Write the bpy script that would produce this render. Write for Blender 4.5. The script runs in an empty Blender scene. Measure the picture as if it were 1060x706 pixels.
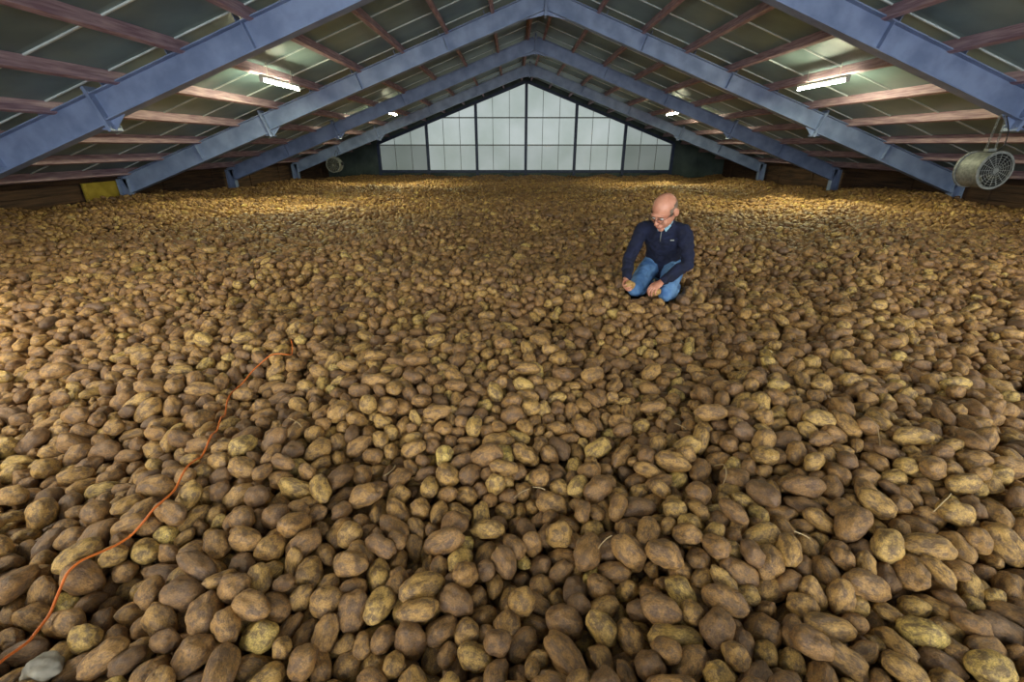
import bpy, bmesh, math, random, time
import numpy as np
from mathutils import Vector, Matrix, Euler, noise
T0=time.time()
random.seed(5)
sc=bpy.context.scene
COL=sc.collection

# ------------------------------------------------------------------ layout
F_PX=471.0; PITCH=math.radians(23.3); CAMZ=1.15
RX=0.76            # ridge x
SL=0.367           # roof slope
YB=27.3; YF=-6.0   # end walls
HALF=11.0
def roofz(x): return 4.50-SL*abs(x-RX)
def beamz(x): return 4.15-SL*abs(x-RX)
def px2ground(px,py,z=0.0):
    u=(px-530)/F_PX; v=(353-py)/F_PX
    F=math.cos(PITCH)+v*math.sin(PITCH); U=-math.sin(PITCH)+v*math.cos(PITCH)
    s=(z-CAMZ)/U
    return (u*s,F*s)

# ------------------------------------------------------------------ helpers
def S(c):
    return tuple((x/255/12.92 if x/255<=0.04045 else ((x/255+0.055)/1.055)**2.4) for x in c)+(1.0,)
def new_mat(name):
    m=bpy.data.materials.new(name); m.use_nodes=True
    nt=m.node_tree; b=nt.nodes["Principled BSDF"]
    return m,nt,b
def simple(name,c1,c2=None,rough=0.6,scale=6.0,metal=0.0,bump=0.0,bscale=60.0,stretch=(1,1,1),detail=4,lo=.35,hi=.65):
    m,nt,b=new_mat(name); N=nt.nodes; L=nt.links
    b.inputs["Roughness"].default_value=rough; b.inputs["Metallic"].default_value=metal
    tc=N.new("ShaderNodeTexCoord"); mp=N.new("ShaderNodeMapping"); mp.inputs["Scale"].default_value=stretch
    L.new(tc.outputs["Object"],mp.inputs["Vector"])
    nz=N.new("ShaderNodeTexNoise"); nz.inputs["Scale"].default_value=scale; nz.inputs["Detail"].default_value=detail
    L.new(mp.outputs[0],nz.inputs["Vector"])
    r=N.new("ShaderNodeValToRGB"); r.color_ramp.elements[0].position=lo; r.color_ramp.elements[1].position=hi
    r.color_ramp.elements[0].color=c1; r.color_ramp.elements[1].color=c2 or c1
    L.new(nz.outputs["Fac"],r.inputs[0]); L.new(r.outputs[0],b.inputs["Base Color"])
    if bump>0:
        n2=N.new("ShaderNodeTexNoise"); n2.inputs["Scale"].default_value=bscale; n2.inputs["Detail"].default_value=3
        L.new(mp.outputs[0],n2.inputs["Vector"])
        bp=N.new("ShaderNodeBump"); bp.inputs["Strength"].default_value=bump; bp.inputs["Distance"].default_value=0.01
        L.new(n2.outputs["Fac"],bp.inputs["Height"]); L.new(bp.outputs[0],b.inputs["Normal"])
    return m
def emis(name,c,s):
    m,nt,b=new_mat(name)
    b.inputs["Base Color"].default_value=c
    b.inputs["Emission Color"].default_value=c; b.inputs["Emission Strength"].default_value=s
    return m

M_steel=simple("painted_steel_blue",S((116,132,166)),S((142,158,192)),rough=.45,scale=3,bump=.08,bscale=30)
M_steel_d=simple("steel_dark_blue",S((40,52,80)),S((56,68,98)),rough=.5)
M_purlin=simple("purlin_timber",S((142,112,126)),S((190,162,168)),rough=.75,scale=5,stretch=(6,.5,6),bump=.2)
M_galv=simple("galvanised",S((112,114,110)),S((150,152,144)),rough=.6,metal=.1,scale=20)
M_white=simple("white_enamel",S((205,205,195)),S((225,225,215)),rough=.4)
M_board=simple("wall_boards",S((58,42,32)),S((100,72,50)),rough=.8,scale=3,stretch=(1,.4,6),bump=.3)
M_tube=emis("fluorescent_tube",(1.0,0.98,0.66,1),120.0)
M_dark=simple("dark_rubber_barrel_shade",S((22,22,24)),S((34,34,36)),rough=.6)

class MB:
    """mesh builder with material slots"""
    def __init__(s): s.v=[]; s.f=[]; s.m=[]; s.smooth=[]
    def add(s,vs,fs,mi=0,sm=False):
        o=len(s.v); s.v+= [tuple(v) for v in vs]
        for f in fs: s.f.append(tuple(i+o for i in f)); s.m.append(mi); s.smooth.append(sm)
    def box(s,c,d,mi=0,R=None):
        hx,hy,hz=d[0]/2,d[1]/2,d[2]/2
        vs=[Vector((x,y,z)) for x in(-hx,hx) for y in(-hy,hy) for z in(-hz,hz)]
        if R is not None: vs=[R@v for v in vs]
        c=Vector(c); vs=[v+c for v in vs]
        s.add(vs,[(0,1,3,2),(4,6,7,5),(0,4,5,1),(2,3,7,6),(0,2,6,4),(1,5,7,3)],mi)
    def cyl(s,p0,p1,r0,r1=None,n=16,mi=0,cap=True,sm=True):
        r1=r0 if r1 is None else r1
        p0=Vector(p0);p1=Vector(p1);t=(p1-p0).normalized()
        h=Vector((0,0,1)) if abs(t.z)<.9 else Vector((1,0,0))
        a=t.cross(h).normalized(); b=t.cross(a)
        vs=[]
        for p,r in((p0,r0),(p1,r1)):
            for i in range(n):
                q=2*math.pi*i/n; vs.append(p+r*(math.cos(q)*a+math.sin(q)*b))
        s.add(vs,[(i,(i+1)%n,n+(i+1)%n,n+i) for i in range(n)],mi,sm)
        if cap:
            s.add(vs[:n],[tuple(range(n))],mi); s.add(vs[n:],[tuple(range(n))],mi)
    def torus(s,c,ax,R,r,n=32,k=8,mi=0,sx=1,sy=1,ref=None):
        c=Vector(c);t=Vector(ax).normalized()
        h=Vector(ref) if ref is not None else (Vector((0,0,1)) if abs(t.z)<.9 else Vector((1,0,0)))
        a=(h-h.dot(t)*t).normalized(); b=t.cross(a)
        vs=[]
        for i in range(n):
            q=2*math.pi*i/n; d=math.cos(q)*a*sx+math.sin(q)*b*sy
            for j in range(k):
                w=2*math.pi*j/k
                vs.append(c+d*R+r*(math.cos(w)*d.normalized()+math.sin(w)*t))
        fs=[(i*k+j,((i+1)%n)*k+j,((i+1)%n)*k+(j+1)%k,i*k+(j+1)%k) for i in range(n) for j in range(k)]
        s.add(vs,fs,mi,True)
    def ell(s,c,r,mi=0,n=20,k=12,R=None):
        vs=[];c=Vector(c)
        for j in range(1,k):
            ph=math.pi*j/k
            for i in range(n):
                q=2*math.pi*i/n
                vs.append(Vector((r[0]*math.sin(ph)*math.cos(q),r[1]*math.sin(ph)*math.sin(q),r[2]*math.cos(ph))))
        vs.append(Vector((0,0,r[2])));vs.append(Vector((0,0,-r[2])))
        if R is not None: vs=[R@v for v in vs]
        vs=[v+c for v in vs]
        fs=[(j*n+i,(j+1)*n+i,(j+1)*n+(i+1)%n,j*n+(i+1)%n) for j in range(k-2) for i in range(n)]
        t=(k-1)*n
        fs+=[(t,i,(i+1)%n) for i in range(n)]+[(t+1,(k-2)*n+(i+1)%n,(k-2)*n+i) for i in range(n)]
        s.add(vs,fs,mi,True)
    def limb(s,P,Rd,hint=(1,0,0),n=20,sub=5,mi=0,capk=3):
        """smooth tapered tube; Rd list of (ra,rb) or r"""
        P=[Vector(p) for p in P]; Rd=[(r,r) if not isinstance(r,(tuple,list)) else r for r in Rd]
        pts=[];rad=[]
        m=len(P)
        for i in range(m-1):
            p0=P[max(i-1,0)];p1=P[i];p2=P[i+1];p3=P[min(i+2,m-1)]
            for k in range(sub):
                t=k/sub
                pts.append(.5*((2*p1)+(p2-p0)*t+(2*p0-5*p1+4*p2-p3)*t*t+(3*p1-3*p2+p3-p0)*t**3))
                e=t*t*(3-2*t)*.5+t*.5
                rad.append((Rd[i][0]*(1-e)+Rd[i+1][0]*e,Rd[i][1]*(1-e)+Rd[i+1][1]*e))
        pts.append(P[-1]);rad.append(Rd[-1])
        tans=[(pts[min(i+1,len(pts)-1)]-pts[max(i-1,0)]).normalized() for i in range(len(pts))]
        def pre(p,t,r,sgn):
            out=[]
            for q in range(capk,0,-1):
                a=math.pi/2*q/(capk+.35)
                rr=min(r); out.append((p+t*sgn*rr*math.sin(a),t,(r[0]*math.cos(a),r[1]*math.cos(a))))
            return out
        seq=pre(pts[0],tans[0],rad[0],-1)+[(pts[i],tans[i],rad[i]) for i in range(len(pts))]+pre(pts[-1],tans[-1],rad[-1],1)[::-1]
        vs=[]; h=Vector(hint)
        for p,t,r in seq:
            a=(h-h.dot(t)*t)
            a=a.normalized() if a.length>1e-4 else t.orthogonal().normalized()
            h=a; b=t.cross(a)
            for i in range(n):
                q=2*math.pi*i/n; vs.append(p+r[0]*math.cos(q)*a+r[1]*math.sin(q)*b)
        fs=[(j*n+i,j*n+(i+1)%n,(j+1)*n+(i+1)%n,(j+1)*n+i) for j in range(len(seq)-1) for i in range(n)]
        fs.append(tuple(range(n))[::-1]); fs.append(tuple(range((len(seq)-1)*n,len(seq)*n)))
        s.add(vs,fs,mi,True)
    def obj(s,name,mats,parent=None,bevel=0,remesh=0,smooth_it=0,fix=False,disp=None,xf=None):
        vs=s.v if xf is None else [tuple(xf@Vector(v)) for v in s.v]
        me=bpy.data.meshes.new(name); me.from_pydata(vs,[],s.f)
        for m in mats: me.materials.append(m)
        me.polygons.foreach_set("material_index",s.m); me.polygons.foreach_set("use_smooth",s.smooth)
        bm=bmesh.new(); bm.from_mesh(me); bmesh.ops.recalc_face_normals(bm,faces=bm.faces); bm.to_mesh(me); bm.free()
        o=bpy.data.objects.new(name,me); COL.objects.link(o)
        if parent: o.parent=parent
        if bevel:
            b=o.modifiers.new("bevel","BEVEL"); b.width=bevel; b.segments=2; b.limit_method='ANGLE'
        if remesh:
            r=o.modifiers.new("remesh","REMESH"); r.mode='VOXEL'; r.voxel_size=remesh; r.use_smooth_shade=True
        if smooth_it:
            q=o.modifiers.new("smooth","SMOOTH"); q.factor=.5; q.iterations=smooth_it
        if disp:
            t=bpy.data.textures.new(name+"_folds","CLOUDS"); t.noise_scale=disp[1]; t.noise_depth=1
            d=o.modifiers.new("folds","DISPLACE"); d.texture=t; d.strength=disp[0]; d.mid_level=.5; d.texture_coords='LOCAL'
        return o

# ------------------------------------------------------------------ roof / ceiling
def ceil_mat():
    m,nt,b=new_mat("ceiling_insulation_panels"); N=nt.nodes;L=nt.links
    tc=N.new("ShaderNodeTexCoord")
    n1=N.new("ShaderNodeTexNoise"); n1.inputs["Scale"].default_value=.7; n1.inputs["Detail"].default_value=6
    L.new(tc.outputs["Object"],n1.inputs["Vector"])
    r=N.new("ShaderNodeValToRGB"); r.color_ramp.elements[0].position=.3; r.color_ramp.elements[1].position=.72
    r.color_ramp.elements[0].color=S((92,116,122)); r.color_ramp.elements[1].color=S((148,172,170))
    L.new(n1.outputs["Fac"],r.inputs[0])
    sep=N.new("ShaderNodeSeparateXYZ"); L.new(tc.outputs["Object"],sep.inputs[0])
    fl=N.new("ShaderNodeMath"); fl.operation='DIVIDE'; fl.inputs[1].default_value=1.22; L.new(sep.outputs[1],fl.inputs[0])
    f2=N.new("ShaderNodeMath"); f2.operation='FLOOR'; L.new(fl.outputs[0],f2.inputs[0])
    wn=N.new("ShaderNodeTexWhiteNoise"); wn.noise_dimensions='1D'; L.new(f2.outputs[0],wn.inputs["W"])
    mr=N.new("ShaderNodeMapRange"); mr.inputs["To Min"].default_value=.75; mr.inputs["To Max"].default_value=1.2; L.new(wn.outputs["Value"],mr.inputs[0])
    mx=N.new("ShaderNodeVectorMath"); mx.operation='SCALE'; L.new(r.outputs[0],mx.inputs[0]); L.new(mr.outputs[0],mx.inputs["Scale"])
    L.new(mx.outputs[0],b.inputs["Base Color"]); b.inputs["Roughness"].default_value=.45
    return m
M_ceil=ceil_mat()
M_seam=simple("seam_strip",S((200,212,212)),S((226,234,232)),rough=.5)
mb=MB()
for sgn in(-1,1):
    x1=RX+sgn*(HALF+.3)
    a=[(RX,YF,roofz(RX)),(RX,YB+.2,roofz(RX)),(x1,YB+.2,roofz(x1)),(x1,YF,roofz(x1))]
    b=[(p[0],p[1],p[2]+.12) for p in a]
    mb.add(a+b,[(0,1,2,3),(4,7,6,5),(0,4,5,1),(1,5,6,2),(2,6,7,3),(3,7,4,0)],0)
    ang=math.atan(SL)*sgn
    R=Matrix.Rotation(ang,3,'Y')
    y=YF+1.22
    while y<YB:
        xm=RX+sgn*HALF/2
        mb.box((xm,y,roofz(xm)-.012),(HALF/math.cos(ang),.028,.02),1,R)
        y+=1.22
mb.obj("ceiling",[M_ceil,M_seam])

mb=MB()
for sgn in(-1,1):
    ang=math.atan(SL)*sgn; R=Matrix.Rotation(ang,3,'Y')
    for rel in [.3,1.25,2.3,3.35,4.4,5.45,6.5,7.55,8.6,9.65,10.6]:
        x=RX+sgn*rel
        nrm=Vector((SL*sgn,0,1)).normalized()
        c=Vector((x,(YB+YF)/2,roofz(x)))-nrm*.085
        mb.box(c,(.075,YB-YF-.02,.165),0,R)
mb.obj("timber_roof_purlins",[M_purlin],bevel=.004)

# ------------------------------------------------------------------ portal frames
def ibeam(mb,p0,p1,depth,fw=.2,tf=.018,tw=.012,mi=0):
    p0=Vector(p0);p1=Vector(p1);t=(p1-p0);Ln=t.length;t.normalize()
    yv=Vector((0,1,0)); up=t.cross(yv); 
    if up.z<0: up=-up
    R=Matrix((t,yv,up)).transposed()
    c=(p0+p1)/2
    mb.box(c,(Ln,tw,depth-2*tf),mi,R)
    mb.box(c+up*(depth/2-tf/2),(Ln,fw,tf),mi,R)
    mb.box(c-up*(depth/2-tf/2),(Ln,fw,tf),mi,R)
    return R,up,t
for fi,y in enumerate([2.5,7.5,12.4,17.2,22.4]):
    mb=MB()
    for sgn in(-1,1):
        xs=RX+sgn*6.8; xe=RX+sgn*10.75
        R,up,t=ibeam(mb,(RX,y,beamz(RX)),(xs,y,beamz(xs)),.38)
        ibeam(mb,(xs,y,beamz(xs)-.02),(xe,y,beamz(xe)-.02),.44)
        mb.box((xe,y,-.6),(.26,.012,1.9),0); mb.box((xe-.13,y,-.6),(.018,.2,1.9),0); mb.box((xe+.13,y,-.6),(.018,.2,1.9),0)
        c=Vector((xs,y,beamz(xs)))
        mb.box(c-up*.03,(.05,.24,.62),0,R)
        for q in(-.09,.09):
            for w in(-.28,-.16,.1,.2):
                b0=c-up*.0+Vector((0,q,0))+up*w
                mb.cyl(b0-t*.045,b0+t*.045,.014,n=6,sm=False)
        for w in (-1,1):
            mb.add([c-up*.19+t*w*.02+Vector((0,-.008,0)),c-up*.33+t*w*.02+Vector((0,-.008,0)),c-up*.19+t*w*.28+Vector((0,-.008,0)),
                    c-up*.19+t*w*.02+Vector((0,.008,0)),c-up*.33+t*w*.02+Vector((0,.008,0)),c-up*.19+t*w*.28+Vector((0,.008,0))],
                   [(0,1,2),(3,5,4),(0,3,4,1),(1,4,5,2),(2,5,3,0)],0)
        for rel in(2.3,4.4,8.6):
            x=RX+sgn*rel
            mb.box((x,y,beamz(x)),(.012,.19,.345),0,R)
        for rel in [1.25,2.3,3.35,4.4,5.45,6.5,7.55,8.6,9.65]:
            x=RX+sgn*(rel+.06)
            mb.box(Vector((x,y,beamz(x)))+up*.24,(.012,.16,.1),0,R)
    mb.box((RX,y,beamz(RX)-.04),(.05,.24,.58),0)
    for w in(-1,1):
        mb.add([(RX,y-.008,3.86),(RX,y-.008,4.0),(RX+w*.6,y-.008,beamz(RX+w*.6)-.19),(RX,y+.008,3.86),(RX,y+.008,4.0),(RX+w*.6,y+.008,beamz(RX+w*.6)-.19)],
               [(0,1,2),(3,5,4),(0,3,4,1),(1,4,5,2),(2,5,3,0)],0)
    mb.obj("steel_portal_frame",[M_steel],bevel=.003)

# ------------------------------------------------------------------ walls
M_clad=simple("gable_cladding",S((52,64,60)),S((86,100,92)),rough=.6,scale=1.2)
M_conc=simple("concrete_floor",S((70,66,60)),S((96,92,84)),rough=.9,scale=3)
for nm,yy,th in(("wall_back",YB+.05,.1),("wall_front",YF-.05,.1)):
    mb=MB()
    o0=(RX-HALF-.2,-1.6);o1=(RX+HALF+.2,-1.6)
    prof=[o0,o1,(RX+HALF+.2,roofz(RX+HALF+.2)),(RX,4.5),(RX-HALF-.2,roofz(RX-HALF-.2))]
    mb.add([(x,yy-th/2,z) for x,z in prof]+[(x,yy+th/2,z) for x,z in prof],[(0,1,2,3,4),(5,9,8,7,6)]+[(i,5+i,5+(i+1)%5,(i+1)%5) for i in range(5)])
    s=-1 if yy>0 else 1
    for i in range(-10,11):
        x=RX+i*1.06
        h=roofz(x)-(-1.5)
        mb.box((x,yy+s*.06,-1.5+h/2),(.04,.03,h-.05),0)
    mb.obj(nm,[M_clad])
for nm,sgn in(("wall_left",-1),("wall_right",1)):
    mb=MB(); xw=RX+sgn*(HALF+.1)
    ht=roofz(RX+HALF+.1)
    mb.box((xw+sgn*.05,(YB+YF)/2,(-1.6+ht)/2),(.1,YB-YF,ht+1.6),0)
    z=-1.5; 
    while z<ht-.1:
        mb.box((xw-sgn*.015,(YB+YF)/2,z+.1),(.03,YB-YF-.1,.19),0); z+=.2
    y=YF+1
    while y<YB:
        mb.box((xw-sgn*.05,y,(ht-1.6)/2),(.05,.1,ht+1.5),0); y+=2.4
    mb.obj(nm,[M_board],bevel=.004)
mb=MB(); mb.box((RX,(YB+YF)/2,-1.65),(2*HALF+.6,YB-YF+.3,.1)); mb.obj("floor",[M_conc])

# ------------------------------------------------------------------ gable glazing
def pane_mat(name,strength):
    m,nt,b=new_mat(name); N=nt.nodes;L=nt.links
    tc=N.new("ShaderNodeTexCoord"); n=N.new("ShaderNodeTexNoise"); n.inputs["Scale"].default_value=.6; n.inputs["Detail"].default_value=5
    L.new(tc.outputs["Object"],n.inputs["Vector"])
    r=N.new("ShaderNodeValToRGB"); r.color_ramp.elements[0].position=.3; r.color_ramp.elements[1].position=.7
    r.color_ramp.elements[0].color=S((190,206,200)); r.color_ramp.elements[1].color=S((222,234,234))
    L.new(n.outputs["Fac"],r.inputs[0]); L.new(r.outputs[0],b.inputs["Emission Color"]); 
    b.inputs["Base Color"].default_value=S((120,128,120))
    b.inputs["Emission Strength"].default_value=strength; b.inputs["Roughness"].default_value=.4
    return m
M_pane=pane_mat("polycarbonate_daylight",.60); M_pane2=pane_mat("polycarbonate_dim",.44); M_pane3=pane_mat("polycarbonate_green",.2)
def glazing(name,yy,s,mats,halfw=3):
    mb=MB(); W=2.7
    rows=[-.15,1.15,2.5,4.1]
    def top(x): return roofz(x)-.30
    for i in range(-halfw,halfw):
        xa=RX+i*W; xb=xa+W
        for r in range(3):
            z0=rows[r]
            if max(top(xa),top(xb))<=z0+.02: continue
            n=8; up=[]
            for q in range(n+1):
                x=xb+(xa-xb)*q/n; up.append((x,max(z0,min(rows[r+1],top(x)))))
            poly=[(xa,z0),(xb,z0)]+up
            mi=2 if r==0 else 1
            if abs(i+.5)>2.2: mi=3 if r==0 else 2
            mb.add([(x,yy,z) for x,z in poly],[tuple(range(len(poly)))],mi)
    for i in range(-halfw,halfw+1):
        x=RX+i*W; h=top(x)-(-.4)
        if h>.2:
            mb.box((x,yy+s*.08,-.4+h/2),(.15,.14,h),0)
        if i<halfw:
            for q in(1/3,2/3):
                x2=x+W*q; h=top(x2)+.15
                if h>.1: mb.box((x2,yy+s*.02,-.15+h/2),(.025,.03,h),4)
    for z,t in((-.2,.14),(1.15,.06),(2.5,.06)):
        hw=min(halfw*W,(roofz(RX)-.3-z)/SL)
        mb.box((RX,yy+s*.05,z),(2*hw,.1,t),0 if z<0 else 4)
    for sg in(-1,1):
        R=Matrix.Rotation(math.atan(SL)*sg,3,'Y'); xm=RX+sg*halfw*W/2
        mb.box((xm,yy+s*.09,top(xm)),(halfw*W/math.cos(math.atan(SL)),.14,.14),0,R)
    return mb.obj(name,mats)
glazing("window_1",YB-.06,-1,[M_steel_d,M_pane,M_pane2,M_pane3,M_galv])
M_paneF=pane_mat("front_light_pane",10.0)
M_paneF.node_tree.links.remove(M_paneF.node_tree.nodes["Principled BSDF"].inputs["Emission Color"].links[0])
M_paneF.node_tree.nodes["Principled BSDF"].inputs["Emission Color"].default_value=(.86,.94,1,1)
glazing("unseen_light_window",YF+.06,1,[M_steel_d,M_paneF,M_paneF,M_paneF,M_galv])  # unseen window added behind the camera to light foreground and near frames

# ------------------------------------------------------------------ lamps
for y in(-3.5,1.3,10.05,18.8):  # rearmost pair is added behind the camera for foreground light
    for sgn in(-1,1):
        x=RX+sgn*5.22; root=bpy.data.objects.new("fluorescent_lamp",None); COL.objects.link(root)
        z=roofz(x)-.36; root.location=(x,y,z)
        mb=MB()
        mb.box((0,0,.055),(.06,1.56,.05),0)
        for e in(-.76,.76): mb.box((0,e,.0),(.06,.03,.08),0)
        for e in(-.5,.5): mb.cyl((0,e,.07),(0,e,.30),.006,n=8,mi=0)
        mb.obj("housing",[M_white],root,bevel=.003)
        mb=MB(); mb.cyl((0,-.745,-.01),(0,.745,-.01),.021,n=8); mb.obj("tube",[M_tube],root)
        ld=bpy.data.lights.new("lamp_light","AREA"); ld.shape='RECTANGLE'; ld.size=.12; ld.size_y=1.45
        ld.energy={-3.5:200,1.3:150,10.05:110,18.8:150}[y]
        ld.color=(1,.97,.88) if y<5 else (1,1,.58)
        lo=bpy.data.objects.new("lamp_light",ld); COL.objects.link(lo); lo.parent=root; lo.location=(0,0,-.04)

# ------------------------------------------------------------------ fans
def fan(loc,rotz,r=.25,chain=.9):
    root=bpy.data.objects.new("ventilation_fan",None); COL.objects.link(root); root.location=loc
    mb=MB(); n=40
    ln=.2
    vs=[]
    prof=[(r+.02,-ln),(r+.02,-ln+.02),(r,-ln+.02),(r,ln-.02),(r+.02,ln-.02),(r+.02,ln),(r-.015,ln),(r-.015,-ln)]
    for i in range(n):
        q=2*math.pi*i/n
        for R_,y in prof: vs.append((R_*math.cos(q),y,R_*math.sin(q)))
    k=len(prof)
    mb.add(vs,[(i*k+j,((i+1)%n)*k+j,((i+1)%n)*k+(j+1)%k,i*k+(j+1)%k) for i in range(n) for j in range(k)],0)
    mb.cyl((0,-ln+.01,0),(0,ln-.01,0),r-.02,n=n,mi=2,cap=False)  # dark liner added so the barrel interior looks shaded
    for yy in(-ln-.01,ln+.01):
        for q in range(1,8): mb.torus((0,yy,0),(0,1,0),r*q/7.4,.0035,n=32,k=6,mi=1)
        for q in range(8):
            a=math.pi*q/8; d=Vector((math.cos(a),0,math.sin(a)))*r
            mb.cyl(Vector((0,yy,0))-d,Vector((0,yy,0))+d,.004,n=6,mi=1)
    mb.cyl((0,-.1,0),(0,.16,0),.07,n=20,mi=2); mb.ell((0,-.1,0),(.07,.04,.07),2)
    for q in range(6):
        a=2*math.pi*q/6
        R=Matrix.Rotation(a,3,'Y')
        vv=[]
        for (x,w) in((.05,.05),(.12,.085),(.19,.105),(r-.03,.09)):
            for e in(-1,1): vv.append(R@Vector((x,e*w*.55,e*w*.8)))
        mb.add(vv,[(0,1,3,2),(2,3,5,4),(4,5,7,6)],2)
    mb.box((-.0,0,r+.03),(.12,.08,.04),0)
    mb.box((r+.05,.02,.05),(.07,.12,.14),2)
    o=mb.obj("barrel",[M_galv,M_galv,M_dark],root); o.rotation_euler=(0,0,rotz)
    mb=MB()
    nl=int(chain/.03)
    for q in range(nl):
        for e in(-.07,.07):
            mb.torus((e*(1-q/nl*.3),0,r+.05+q*.03),(1,0,0) if q%2 else (0,1,0),.015,.0035,n=10,k=5,mi=0)
    mb.obj("chain",[M_galv],root)
    mb=MB(); mb.limb([(.1,0,r),(.2,.02,r+.1),(.16,0,r+.3),(.05,0,r+chain)],[.008]*4,n=8); mb.obj("cable",[M_dark],root)
fx=7.22; fan((fx,7.45,.80),0,.25,beamz(fx)-.19-.80-.30)
fx=-8.0; fan((fx,22.0,.33),0,.30,max(.1,beamz(fx)-.22-.33-.35))

# yellow board on left wall
mb=MB(); M_yel=simple("yellow_board",S((150,126,34)),S((186,160,60)),rough=.6,scale=4)
mb.box((0,0,0),(.05,1.25,.5),0)
for e in(-.55,.55): mb.box((.03,e,0),(.02,.06,.5),0)
o=mb.obj("yellow_board",[M_yel],bevel=.006); o.location=(RX-HALF+.03,12.0,.06)

# ------------------------------------------------------------------ potato packing (position based settling, periodic tile)
TILE=3.0
def settle(T,dens,seed,steps=160):
    rng=np.random.default_rng(seed)
    N=int(dens*T*T)
    W=np.clip(rng.normal(.068,.0115,N),.042,.095); AR=np.clip(rng.normal(1.52,.27,N),1.08,2.2); Lh=np.minimum(W*AR,.148)
    b=W/2; a=Lh/2; re=.78*b; h=a-re
    C=np.stack([rng.uniform(0,T,N),rng.uniform(0,T,N),rng.uniform(.04,.44,N)],1)
    ang=rng.uniform(0,2*np.pi,N); el=rng.normal(0,.6,N)
    U=np.stack([np.cos(el)*np.cos(ang),np.cos(el)*np.sin(ang),np.sin(el)],1)
    A=C-U*h[:,None]; B=C+U*h[:,None]
    rad=np.concatenate([re,b*.99,re]); pid=np.concatenate([np.arange(N)]*3)
    nx=int(T/.111); cs=T/nx
    def spheres(): return np.concatenate([A,(A+B)/2,B])
    def pairs():
        P=spheres(); ns=len(P)
        cx=np.floor(P[:,0]/cs).astype(int)%nx; cy=np.floor(P[:,1]/cs).astype(int)%nx
        cz=np.clip(np.floor(P[:,2]/cs).astype(int),0,9)+1; nz=12
        cid=(cx*nx+cy)*nz+cz
        order=np.argsort(cid,kind='stable')
        cnt=np.bincount(cid,minlength=nx*nx*nz); start=np.concatenate([[0],np.cumsum(cnt)[:-1]])
        I=[];J=[]
        for dx in(-1,0,1):
            for dy in(-1,0,1):
                for dz in(-1,0,1):
                    nc=(((cx+dx)%nx)*nx+((cy+dy)%nx))*nz+np.clip(cz+dz,0,nz-1)
                    c=cnt[nc]; mx=c.max()
                    for k in range(mx):
                        i=np.nonzero(c>k)[0]; j=order[start[nc[i]]+k]
                        ok=(i<j)&(pid[i]!=pid[j]); i=i[ok];j=j[ok]
                        d=P[i]-P[j]; d[:,:2]-=T*np.round(d[:,:2]/T)
                        ok=(d*d).sum(1)<(rad[i]+rad[j]+.012)**2
                        I.append(i[ok]);J.append(j[ok])
        return np.concatenate(I),np.concatenate(J)
    ns=3*N
    for st in range(steps):
        if st%4==0: I,J=pairs(); rs=rad[I]+rad[J]
        g=.0045 if st<steps*.6 else .0015
        A[:,2]-=g;B[:,2]-=g
        for it in range(3):
            P=spheres()
            d=P[I]-P[J]; d[:,:2]-=T*np.round(d[:,:2]/T)
            ds=np.sqrt((d*d).sum(1))+1e-9; ov=rs-ds; m=ov>0
            i=I[m];j=J[m]; w=(d[m]/ds[m][:,None])*(ov[m]*.5)[:,None]
            c=np.bincount(i,minlength=ns)+np.bincount(j,minlength=ns)
            D=np.stack([np.bincount(i,w[:,q],ns)-np.bincount(j,w[:,q],ns) for q in range(3)],1)
            D/=np.maximum(1,c*.45)[:,None]
            A+=D[:N]+D[N:2*N]*.5; B+=D[2*N:]+D[N:2*N]*.5
            A[:,2]=np.maximum(A[:,2],re);B[:,2]=np.maximum(B[:,2],re)
            e=B-A; l=np.sqrt((e*e).sum(1))+1e-9; k=((l-2*h)/l*.5)[:,None]*e
            A+=k;B-=k
    return A,B,W,Lh,re,b
A,B,W,Lh,re_,b_=settle(TILE,375,3)
C=(A+B)/2; U=B-A; U/=np.linalg.norm(U,axis=1)[:,None]
ztop=np.percentile(C[:,2]+b_,97)
print("settled",time.time()-T0,"ztop",ztop,len(C))

rng=np.random.default_rng(11)
def smooth(a,b,x):
    t=np.clip((x-a)/(b-a),0,1); return t*t*(3-2*t)
def surf(x,y):
    z=-.42*smooth(6,26,y)
    z=z+.036*np.sin(x*1.7+.8)*np.cos(y*1.35+.3)+.032*np.sin(x*3.1-y*2.2+1.0)+.024*np.cos(x*.8+y*2.9)+.022*np.sin(x*5.3+y*1.1)*np.sin(y*4.7-x*.9)
    far=smooth(3,8,y)
    z=z+far*(.07*np.sin(x*.9+1.2)*np.sin(y*.8)+.05*np.cos(x*1.9-y*.6))
    z=z-.20*np.exp(-(((x-.32)/.26)**2+((y-3.32)/.24)**2))
    return z
X0,X1=RX-HALF+.06,RX+HALF-.06; Y0,Y1=-3.2,YB-.12
allp=[];
tx0=math.floor(X0/TILE);tx1=math.ceil(X1/TILE);ty0=math.floor(Y0/TILE);ty1=math.ceil(Y1/TILE)
for tx in range(tx0,tx1):
    for ty in range(ty0,ty1):
        x=C[:,0]%TILE+tx*TILE; y=C[:,1]%TILE+ty*TILE
        dz=C[:,2]-ztop
        lim=np.where((y<5)&(y>.2)&(np.abs(x)<6),-.17,-.112)
        k=(x>X0)&(x<X1)&(y>Y0)&(y<Y1)&(dz>lim)
        idx=np.nonzero(k)[0]
        allp.append(np.stack([idx,x[idx],y[idx],dz[idx]],1))
allp=np.concatenate(allp)
idx=allp[:,0].astype(int); px=allp[:,1];py=allp[:,2];pz=allp[:,3]+surf(px,py)+rng.normal(0,.006,len(px))
MANLOC=Vector((1.27,3.87,-.10)); MANROT=math.radians(-30)
MM=Matrix.Translation(MANLOC)@Matrix.Rotation(MANROT,4,'Z')
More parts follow.
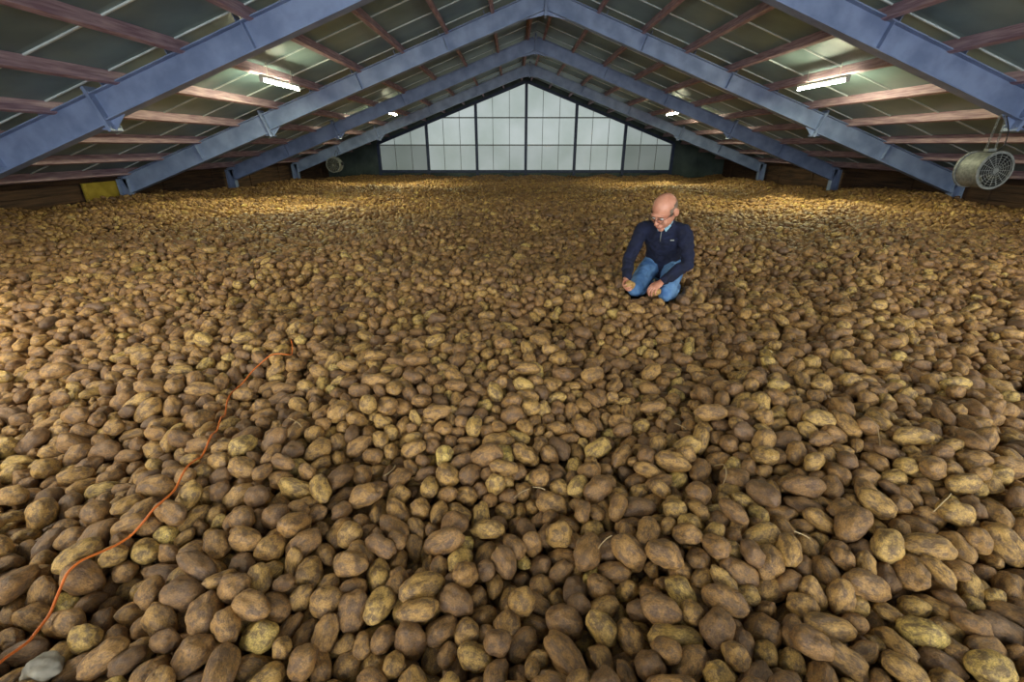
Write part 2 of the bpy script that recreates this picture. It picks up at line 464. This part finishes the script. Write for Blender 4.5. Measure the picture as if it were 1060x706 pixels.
caps=[((-.1,.22,.25),(-.125,-.2,.09),.09),((.1,.22,.25),(.125,-.2,.09),.09),((-.125,-.2,.08),(-.12,.22,.05),.07),((.125,-.2,.08),(.12,.22,.05),.07),
      ((-.12,.22,.04),(-.11,.42,.04),.06),((.12,.22,.04),(.11,.42,.04),.06),((-.1,.2,.25),(.1,.2,.25),.14),
      ((-.15,-.46,.19),(-.17,-.36,.24),.06),((.1,-.30,.22),(.04,-.37,.18),.055)]
keep=np.ones(len(px),bool); PP=np.stack([px,py,pz],1)
for p0,p1,r in caps:
    p0=np.array(MM@Vector(p0));p1=np.array(MM@Vector(p1)); d=p1-p0
    t=np.clip(((PP-p0)@d)/(d@d),0,1); q=np.linalg.norm(PP-(p0+t[:,None]*d),axis=1)
    keep&=q>r+.022
idx=idx[keep];PP=PP[keep]
n=len(idx); print("potatoes",n)
rz=np.arctan2(U[idx,1],U[idx,0]); ry=-np.arcsin(np.clip(U[idx,2],-1,1)); rx=rng.uniform(0,2*np.pi,n)
wv=W[idx]/2*rng.uniform(.96,1.05,n)
scl=np.stack([Lh[idx]/2*1.02,wv,wv*rng.uniform(.82,1.0,n)],1)

def potato_mat():
    m,nt,b=new_mat("potato_skin"); N=nt.nodes;L=nt.links
    tc=N.new("ShaderNodeTexCoord"); at=N.new("ShaderNodeAttribute"); at.attribute_type='INSTANCER'; at.attribute_name="prnd"
    at2=N.new("ShaderNodeAttribute"); at2.attribute_type='INSTANCER'; at2.attribute_name="prnd2"
    sc1=N.new("ShaderNodeMath"); sc1.operation='MULTIPLY'; sc1.inputs[1].default_value=57.0; L.new(at2.outputs["Fac"],sc1.inputs[0])
    add=N.new("ShaderNodeVectorMath"); add.operation='ADD'; L.new(tc.outputs["Object"],add.inputs[0]); L.new(sc1.outputs[0],add.inputs[1])
    r=N.new("ShaderNodeValToRGB"); cr=r.color_ramp
    cols=[(0,(106,80,54)),(.2,(134,98,58)),(.45,(156,116,66)),(.7,(174,134,74)),(.88,(188,152,84)),(1,(206,176,96))]
    cr.elements[0].position=0; cr.elements[0].color=S(cols[0][1]); cr.elements[1].position=1; cr.elements[1].color=S(cols[-1][1])
    for p,c in cols[1:-1]:
        e=cr.elements.new(p); e.color=S(c)
    L.new(at.outputs["Fac"],r.inputs[0])
    n1=N.new("ShaderNodeTexNoise"); n1.inputs["Scale"].default_value=1.8; n1.inputs["Detail"].default_value=5; n1.inputs["Roughness"].default_value=.72
    L.new(add.outputs[0],n1.inputs["Vector"])
    r1=N.new("ShaderNodeValToRGB"); r1.color_ramp.elements[0].position=.45; r1.color_ramp.elements[1].position=.58
    L.new(n1.outputs["Fac"],r1.inputs[0])
    ml=N.new("ShaderNodeMath"); ml.operation='MULTIPLY'; ml.inputs[1].default_value=.80; L.new(r1.outputs[0],ml.inputs[0])
    mx=N.new("ShaderNodeMix"); mx.data_type='RGBA'; L.new(ml.outputs[0],mx.inputs[0]); L.new(r.outputs[0],mx.inputs[6]); mx.inputs[7].default_value=S((92,70,54))
    n2=N.new("ShaderNodeTexNoise"); n2.inputs["Scale"].default_value=9; n2.inputs["Detail"].default_value=3; n2.inputs["Roughness"].default_value=.75
    L.new(add.outputs[0],n2.inputs["Vector"])
    mr=N.new("ShaderNodeMapRange"); mr.inputs["From Min"].default_value=.3; mr.inputs["From Max"].default_value=.7; mr.inputs["To Min"].default_value=.5; mr.inputs["To Max"].default_value=1.5
    L.new(n2.outputs["Fac"],mr.inputs[0])
    vm=N.new("ShaderNodeVectorMath"); vm.operation='SCALE'; L.new(mx.outputs[2],vm.inputs[0]); L.new(mr.outputs[0],vm.inputs["Scale"])
    L.new(vm.outputs[0],b.inputs["Base Color"])
    b.inputs["Roughness"].default_value=.52; b.inputs["Specular IOR Level"].default_value=.45
    bp=N.new("ShaderNodeBump"); bp.inputs["Strength"].default_value=.6; bp.inputs["Distance"].default_value=.006; L.new(n2.outputs["Fac"],bp.inputs["Height"]); L.new(bp.outputs[0],b.inputs["Normal"])
    return m
M_pot=potato_mat()
def potato_mesh(seed):
    rr=random.Random(seed); bm=bmesh.new(); bmesh.ops.create_icosphere(bm,subdivisions=4,radius=1)
    off=Vector((rr.uniform(-50,50),)*3); tap=rr.uniform(-.18,.18); bend=rr.uniform(-.2,.2)
    eyes=[Vector((rr.uniform(-1,1),rr.uniform(-1,1),rr.uniform(-1,1))).normalized() for _ in range(8)]
    for v in bm.verts:
        p=v.co.normalized()
        k=1+.18*noise.noise(p*1.1+off)+.09*noise.noise(p*2.3+off)+.025*noise.noise(p*5+off)
        for e in eyes:
            d=(p-e).length
            if d<.2: k-=.055*(1-d/.2)**2
        q=p*k
        ex=abs(p.x)
        s=1+.10*(1-(2*ex-1)**2)*(1 if ex>.3 else .9)
        q.y*=s*(1+tap*p.x); q.z*=s*(1+tap*p.x)
        q.z+=bend*(p.x**2-.4)
        v.co=q*.965
    me=bpy.data.meshes.new("potato_%d"%seed); bm.to_mesh(me); bm.free()
    for p in me.polygons: p.use_smooth=True
    me.materials.append(M_pot)
    return me
NV=18
pc=bpy.data.collections.new("potato_variants")
pmeshes=[]
for i in range(NV):
    me=potato_mesh(100+i); pmeshes.append(me)
    o=bpy.data.objects.new("potato_variant_%02d"%i,me); pc.objects.link(o)
me=bpy.data.meshes.new("potato_points"); me.vertices.add(n); me.vertices.foreach_set("co",PP.astype(np.float32).ravel())
def attr(nm,tp,data,key):
    a=me.attributes.new(nm,tp,'POINT'); a.data.foreach_set(key,data)
attr("rot",'FLOAT_VECTOR',np.stack([rx,ry,rz],1).astype(np.float32).ravel(),"vector")
attr("scl",'FLOAT_VECTOR',scl.astype(np.float32).ravel(),"vector")
attr("vidx",'INT',rng.integers(0,NV,n).astype(np.int32),"value")
attr("prnd",'FLOAT',np.clip(rng.beta(1.9,2.0,n),0,1).astype(np.float32),"value")
attr("prnd2",'FLOAT',rng.uniform(0,1,n).astype(np.float32),"value")
me.update()
pile=bpy.data.objects.new("potato_pile",me); COL.objects.link(pile)
ng=bpy.data.node_groups.new("potato_instancer","GeometryNodeTree")
ng.interface.new_socket("Geometry",in_out='INPUT',socket_type='NodeSocketGeometry'); ng.interface.new_socket("Geometry",in_out='OUTPUT',socket_type='NodeSocketGeometry')
N=ng.nodes;L=ng.links
gi=N.new("NodeGroupInput");go=N.new("NodeGroupOutput"); ip=N.new("GeometryNodeInstanceOnPoints")
ci=N.new("GeometryNodeCollectionInfo"); ci.inputs["Collection"].default_value=pc; ci.inputs["Separate Children"].default_value=True; ci.inputs["Reset Children"].default_value=True
def na(nm,tp):
    q=N.new("GeometryNodeInputNamedAttribute"); q.data_type=tp; q.inputs["Name"].default_value=nm; return q.outputs["Attribute"]
er=N.new("FunctionNodeEulerToRotation"); L.new(na("rot",'FLOAT_VECTOR'),er.inputs[0])
L.new(gi.outputs[0],ip.inputs["Points"]); L.new(ci.outputs[0],ip.inputs["Instance"]); ip.inputs["Pick Instance"].default_value=True
L.new(na("vidx",'INT'),ip.inputs["Instance Index"]); L.new(er.outputs[0],ip.inputs["Rotation"]); L.new(na("scl",'FLOAT_VECTOR'),ip.inputs["Scale"])
L.new(ip.outputs[0],go.inputs[0])
md=pile.modifiers.new("instances","NODES"); md.node_group=ng

M_bed=simple("bed_brown",S((38,26,17)),S((56,40,26)),rough=.95,scale=9)  # dark brown sheet beneath the kept upper potatoes
mb=MB(); gx=np.linspace(X0-.05,X1+.05,60);gy=np.linspace(Y0,YB-.05,80); vs=[]
for yy in gy:
    for xx in gx: vs.append((xx,yy,float(surf(xx,yy))-.15-(.10 if yy<6 else .0)))
fs=[(j*60+i,j*60+i+1,(j+1)*60+i+1,(j+1)*60+i) for j in range(79) for i in range(59)]
mb.add(vs,fs,0,True); mb.obj("bed",[M_bed],pile)
mb=MB()
for q in range(8): mb.box((RX,Y0-.06,-1.5+q*.2),(2*HALF,.06,.19),0)
for q in range(12): mb.box((RX-HALF+.9+q*1.85,Y0-.14,-.8),(.1,.1,1.6),0)
mb.obj("timber_bulkhead",[M_board],bevel=.004)

# ------------------------------------------------------------------ cable lying on potatoes
def toph(x,y,r=.03):
    k=(np.abs(PP[:,0]-x)<.09)&(np.abs(PP[:,1]-y)<.09)
    if not k.any(): return 0
    P=PP[k];i=idx[k]; best=-9
    for sgn,rd in((-1,re_),(0,b_),(1,re_)):
        c=P+sgn*U[i]*(Lh[i]/2-re_[i])[:,None]; rr=rd[i]+r*.3
        d2=(c[:,0]-x)**2+(c[:,1]-y)**2; m=d2<rr**2
        if m.any(): best=max(best,float((c[m][:,2]+np.sqrt(rr[m]**2-d2[m])).max()))
    return best if best>-5 else float(surf(x,y))-.05
def smooth_path(gp,step=.012):
    path=[]
    for i in range(len(gp)-1):
        p0=gp[max(i-1,0)];p1=gp[i];p2=gp[i+1];p3=gp[min(i+2,len(gp)-1)]
        k=max(2,int((p2-p1).length/step))
        for q in range(k):
            t=q/k; path.append(.5*((2*p1)+(p2-p0)*t+(2*p0-5*p1+4*p2-p3)*t*t+(3*p1-3*p2+p3-p0)*t**3))
    return path
def lay(path,w=3):
    zz=np.array([toph(p.x,p.y) for p in path])
    zm=np.array([zz[max(0,i-w):i+w+1].max() for i in range(len(zz))])
    zs=np.convolve(np.pad(zm,3,mode='edge'),np.ones(7)/7,'valid'); return np.maximum(zs,zz)
pix=[(-12,722),(14,690),(45,650),(80,607),(112,582),(140,560),(178,528),(192,508),(206,488),(222,462),(230,435),(236,408),(250,394),(266,384),(284,377),(300,374),(304,366),(302,356)]
path=smooth_path([Vector(px2ground(*p,z=-.03)+(0,)) for p in pix])
zs=lay(path)
cu=bpy.data.curves.new("extension_cable","CURVE"); cu.dimensions='3D'; cu.bevel_depth=.0036; cu.bevel_resolution=3
sp=cu.splines.new('POLY'); sp.points.add(len(path)-1)
for i,p in enumerate(path): sp.points[i].co=(p.x,p.y,float(zs[i])+.001,1)
M_cable=simple("orange_cable",S((186,92,30)),S((214,114,40)),rough=.5)
cu.materials.append(M_cable); o=bpy.data.objects.new("extension_cable",cu); COL.objects.link(o)
M_straw=simple("dry_stalk",S((150,122,84)),S((190,166,124)),rough=.8)
cu=bpy.data.curves.new("dry_potato_stalks","CURVE"); cu.dimensions='3D'; cu.bevel_depth=.0016; cu.bevel_resolution=2
for (x,y,dx,dy) in((532,496,18,-8),(552,490,14,6),(742,470,6,28),(893,452,12,22),(620,560,16,-10),(408,470,-14,12),(820,556,18,8),(300,440,14,10),(980,520,-16,12),(700,430,12,8),(150,470,14,-8)):
    gp=[Vector(px2ground(x+dx*t+dy*.25*math.sin(t*3),y+dy*t,z=-.02)+(0,)) for t in(0,.33,.66,1)]
    pa=smooth_path(gp,.008); zz=lay(pa,4); sp=cu.splines.new('POLY'); sp.points.add(len(pa)-1)
    for i,p in enumerate(pa): sp.points[i].co=(p.x,p.y,float(zz[i])+.002,1)
cu.materials.append(M_straw); o=bpy.data.objects.new("dry_potato_stalks",cu); COL.objects.link(o)

M_stone=simple("pale_stone",S((112,104,92)),S((164,156,140)),rough=.9,scale=14,bump=.6,bscale=30)
def stone(px,py,r,seed):
    x,y=px2ground(px,py,.0); bm=bmesh.new(); bmesh.ops.create_icosphere(bm,subdivisions=4,radius=1)
    for v in bm.verts:
        p=v.co.normalized(); v.co=Vector((p.x*1.2,p.y*.95,p.z*.7))*(1+.25*noise.noise(p*1.6+Vector((seed,0,0)))+.08*noise.noise(p*5))*r
    me=bpy.data.meshes.new("stone"); bm.to_mesh(me); bm.free()
    for p in me.polygons:p.use_smooth=True
    me.materials.append(M_stone); o=bpy.data.objects.new("stone",me); COL.objects.link(o); o.location=(x,y,toph(x,y)+r*.1)
stone(38,682,.036,2.0)

# ------------------------------------------------------------------ man
man=bpy.data.objects.new("man",None); COL.objects.link(man); man.location=MANLOC; man.rotation_euler=(0,0,MANROT)
M_skin=simple("skin",S((186,122,96)),S((206,146,118)),rough=.45,scale=18)
M_sweat=simple("navy_sweater",S((9,14,36)),S((16,23,52)),rough=.9,scale=12,bump=.4,bscale=200)
M_jean=simple("denim",S((56,94,142)),S((106,144,184)),rough=.8,scale=9,bump=.4,bscale=250)
M_shirt=simple("shirt_collar",S((120,165,185)),S((160,195,205)),rough=.7)
M_hair=simple("grey_hair",S((96,78,66)),S((140,118,100)),rough=.8,scale=60)
M_lip=simple("lips",S((160,88,78)),S((172,98,86)),rough=.5)
M_eye=simple("eye_white",S((215,208,200)),rough=.3); M_iris=simple("iris",S((40,34,30)),rough=.2)
M_frame=simple("glasses_frame",S((40,30,30)),rough=.3); M_brow=simple("eyebrow",S((110,80,62)),rough=.8)
M_boot=simple("boots",S((30,24,20)),S((50,40,32)),rough=.6)
mb=MB()
mb.limb([(0,.24,.22),(0,.19,.30),(0,.15,.38)],[(.160,.12),(.160,.125),(.15,.115)],n=28)
for s in(-1,1):
    mb.limb([(s*.085,.21,.27),(s*.11,.02,.215),(s*.125,-.20,.13)],[.098,.088,.066])
    mb.limb([(s*.125,-.21,.115),(s*.125,0,.075),(s*.12,.22,.06)],[.062,.064,.048])
mb.obj("jeans",[M_jean],man,remesh=.010,smooth_it=4,disp=(.022,.06))
mb=MB()
for s in(-1,1):
    mb.limb([(s*.12,.22,.06),(s*.115,.30,.045),(s*.11,.34,-.02),(s*.11,.36,-.10)],[(.045,.05),(.045,.045),(.048,.035),(.04,.025)])
mb.obj("boots",[M_boot],man,remesh=.008,smooth_it=3)
SH_R=(-.152,-.07,.598);EL_R=(-.220,-.175,.355);WR_R=(-.16,-.375,.235)
SH_L=(.176,-.07,.602);EL_L=(.250,-.11,.360);WR_L=(.10,-.29,.235)
mb=MB()
mb.limb([(0,.195,.255),(0,.17,.34),(.004,.105,.45),(.012,.005,.545),(.016,-.055,.602),(.022,-.095,.643),(.026,-.12,.67)],
        [(.162,.128),(.158,.13),(.158,.128),(.166,.122),(.152,.10),(.100,.08),(.068,.066)],n=32)
def sleeve(S_,E,Wr,s):
    S_=Vector(S_);E=Vector(E);Wr=Vector(Wr)
    mb.limb([Vector((s*.07+.015,-.05,.615)),S_,S_.lerp(E,.5)+Vector((s*.006,.01,0)),E],[(.062,.062),.063,.056,.050],hint=(0,1,0))
    mb.limb([E,E.lerp(Wr,.45),Wr.lerp(E,.08)],[.051,.048,.037],hint=(0,1,0))
    d=(Wr-E).normalized(); mb.torus(Wr-d*.03,d,.033,.010,n=20,k=8)
sleeve(SH_R,EL_R,WR_R,-1); sleeve(SH_L,EL_L,WR_L,1)
mb.torus((0,.185,.27),(0,-.15,1),.142,.018,n=36,k=8,sx=.86,sy=1.13,ref=(0,1,0))
mb.torus((.028,-.120,.675),(0,-.6,1),.064,.013,n=28,k=8)
mb.obj("sweater",[M_sweat],man,remesh=.009,smooth_it=3,disp=(.026,.055))
mb=MB()
mb.limb([(.028,-.188,.640),(.022,-.180,.585),(.016,-.148,.53)],[.0035]*3,n=8)
mb.obj("zip",[M_galv],man)
HM=Matrix.Translation((.036,-.225,.778))@Matrix.Rotation(math.radians(-22),4,'Z')@Matrix.Rotation(math.radians(33),4,'X')@Matrix.Rotation(math.radians(4),4,'Y')@Matrix.Scale(1.12,4)
HI=HM.inverted()
mb=MB()
mb.ell((0,.012,.030),(.076,.096,.086),n=32,k=20)
mb.ell((0,-.028,-.040),(.060,.064,.072),n=28,k=16)
mb.ell((0,-.012,-.070),(.052,.058,.042))
mb.ell((0,-.072,-.100),(.024,.020,.018))
mb.ell((0,-.078,.022),(.052,.018,.012))
for s in(-1,1):
    mb.ell((s*.036,-.066,-.034),(.024,.022,.022))
    mb.ell((s*.011,-.102,-.030),(.008,.010,.008))
    mb.ell((s*.079,.012,-.008),(.008,.018,.032),R=Matrix.Rotation(s*-.35,3,'Z'))
    mb.torus((s*.084,.014,-.004),(1,s*-.35,0),.022,.005,n=20,k=6,sx=1.25,sy=.8)
mb.limb([(0,-.088,.012),(0,-.101,-.010),(0,-.113,-.028)],[.009,.011,.012],n=14)
mb.limb([(0,-.080,-.056),(0,-.090,-.062),(0,-.086,-.078)],[(.022,.012)]*3,n=14)
nk0=HI@Vector((.024,-.09,.625)); nk1=HI@Vector((.032,-.15,.695)); 
mb.limb([nk0,nk1,(0,.02,-.06)],[(.054,.056),(.051,.055),(.051,.055)],n=24)
mb.obj("head",[M_skin],man,remesh=.004,smooth_it=2,xf=HM)
mb=MB()
for s in(-1,1):
    mb.ell((s*.030,-.082,.002),(.013,.011,.009),0); mb.ell((s*.030,-.0915,-.001),(.0052,.003,.0052),1)
    mb.limb([(s*.014,-.097,.019),(s*.030,-.099,.023),(s*.048,-.088,.018)],[.0035,.0045,.003],n=8,mi=2)
    c=Vector((s*.032,-.103,-.001))
    mb.torus(c,(s*.18,-1,0),.0215,.0018,n=28,k=6,mi=3,sx=.72,sy=1.08,ref=(0,0,1))
    mb.limb([(s*.054,-.098,.006),(s*.072,-.06,.006),(s*.080,.01,.004)],[.0018]*3,n=6,mi=3)
mb.limb([(-.010,-.106,.003),(0,-.109,.006),(.010,-.106,.003)],[.0018]*3,n=6,mi=3)
mb.limb([(-.024,-.088,-.070),(0,-.101,-.0665),(.024,-.088,-.070)],[(.002,.0035),(.0035,.0045),(.002,.0035)],hint=(0,0,1),n=10,mi=4)
mb.obj("face_features",[M_eye,M_iris,M_brow,M_frame,M_lip],man,xf=HM)
mb=MB(); n1,k1=40,24; vs=[]
for j in range(k1+1):
    ph=math.pi*j/k1
    for i in range(n1):
        q=2*math.pi*i/n1; vs.append((.0785*math.sin(ph)*math.cos(q),.012+.0985*math.sin(ph)*math.sin(q),.030+.0885*math.cos(ph)))
fs=[]
for j in range(k1):
    for i in range(n1):
        f=(j*n1+i,j*n1+(i+1)%n1,(j+1)*n1+(i+1)%n1,(j+1)*n1+i)
        cx=sum(vs[a][0] for a in f)/4;cy=sum(vs[a][1] for a in f)/4;cz=sum(vs[a][2] for a in f)/4
        if -.045<cz<.045+.012*(cy/.1) and cy>-.035: fs.append(f)
mb.add(vs,fs,0,True); mb.obj("hair",[M_hair],man,xf=HM)
mb=MB()
mb.torus((.030,-.137,.690),(0,-.65,1),.056,.009,n=28,k=8)
for s in(-1,1):
    A_=[(s*.006+.03,-.194,.652),(s*.046+.03,-.172,.692),(s*.062+.03,-.180,.664),(s*.030+.03,-.204,.616)]
    B_=[(x,y+.008,z-.004) for x,y,z in A_]
    mb.add(A_+B_,[(0,1,2,3),(4,7,6,5),(0,4,5,1),(1,5,6,2),(2,6,7,3),(3,7,4,0)],0)
mb.obj("shirt_collar",[M_shirt],man,bevel=.002)
mb=MB(); mb.box((.108,-.144,.545),(.030,.006,.009),0,Matrix.Rotation(.35,3,'Z')); mb.obj("chest_logo",[M_galv],man)
def hand(name,Wr,f,nrm,thumb_side,curl,tcurl=.5):
    Wr=Vector(Wr);f=Vector(f).normalized();nn=Vector(nrm);nn=(nn-nn.dot(f)*f).normalized(); sd=f.cross(nn)
    if sd.dot(Vector(thumb_side))<0: sd=-sd
    mb=MB()
    mb.limb([Wr-f*.03,Wr+f*.008,Wr+f*.045,Wr+f*.088],[(.027,.021),(.029,.019),(.039,.016),(.040,.013)],hint=sd,n=20)
    Ls=[.074,.084,.078,.061]
    for i in range(4):
        off=.030-.0200*i
        p=Wr+f*(.088-(.004 if i in(0,) else 0)-(.008 if i==3 else 0))+sd*off
        a=.0;d=f+sd*(.10-.07*i); d.normalize(); pts=[p-f*.012,p]; 
        for sgm,c in zip((.45,.31,.24),curl):
            a+=c; dd=(d*math.cos(a)+nn*math.sin(a)).normalized(); p=p+dd*Ls[i]*sgm*1.0; pts.append(p)
        r=.0088 if i<3 else .0076
        mb.limb(pts,[r,r*1.02,r*.96,r*.9,r*.78],hint=sd,n=12,sub=4)
    p=Wr+f*.022+sd*.022+nn*.004; d=(f*.62+sd*.72+nn*.28).normalized(); pts=[p]
    for L_,c in((.042,0),(.033,tcurl),(.026,tcurl*.8)):
        dd=(d+ (nn*.9+f*.5-sd*.5)*c).normalized(); d=dd; p=p+dd*L_; pts.append(p)
    mb.limb(pts,[.014,.0115,.010,.0085],hint=nn,n=12,sub=4)
    mb.obj(name,[M_skin],man,remesh=.0032,smooth_it=2)
    return Wr+f*.085,nn
f_r=Vector((.10,-.86,-.42)); n_r=Vector((.75,-.15,.35))
c,nn=hand("right_hand",WR_R,f_r,n_r,(0,-.2,1),(.55,.75,.55),.5)
M_held=simple("held_potato_skin",S((140,102,60)),S((190,150,86)),rough=.6,scale=2.5,bump=.3,bscale=20)
def held(c,s,rot,k):
    me=pmeshes[k].copy(); me.materials.clear(); me.materials.append(M_held)
    o=bpy.data.objects.new("held_potato",me); COL.objects.link(o); o.parent=man; o.location=c; o.scale=s; o.rotation_euler=rot
held(c+nn*.044,(.052,.036,.034),(0,.3,1.3),2)
f_l=Vector((-.45,-.75,-.40)); n_l=Vector((-.2,-.15,-.95))
c,nn=hand("left_hand",WR_L,f_l,n_l,(-1,.3,0),(.40,.62,.5),.45)
held(c+nn*.044,(.050,.037,.035),(0,.1,.5),5)

# ------------------------------------------------------------------ world, camera
w=bpy.data.worlds.new("world"); sc.world=w; w.use_nodes=True
w.node_tree.nodes["Background"].inputs[0].default_value=(.5,.6,.75,1); w.node_tree.nodes["Background"].inputs[1].default_value=.3
cd=bpy.data.cameras.new("camera"); cam=bpy.data.objects.new("camera",cd); COL.objects.link(cam)
cd.sensor_width=36; cd.lens=F_PX/1060*36; cd.clip_start=.02; cd.clip_end=200
cam.location=(0,0,CAMZ); cam.rotation_euler=(math.pi/2-PITCH,0,0)
sc.camera=cam
sc.view_settings.view_transform='Standard'; sc.view_settings.look='None'; sc.view_settings.exposure=0
print("script time",time.time()-T0)
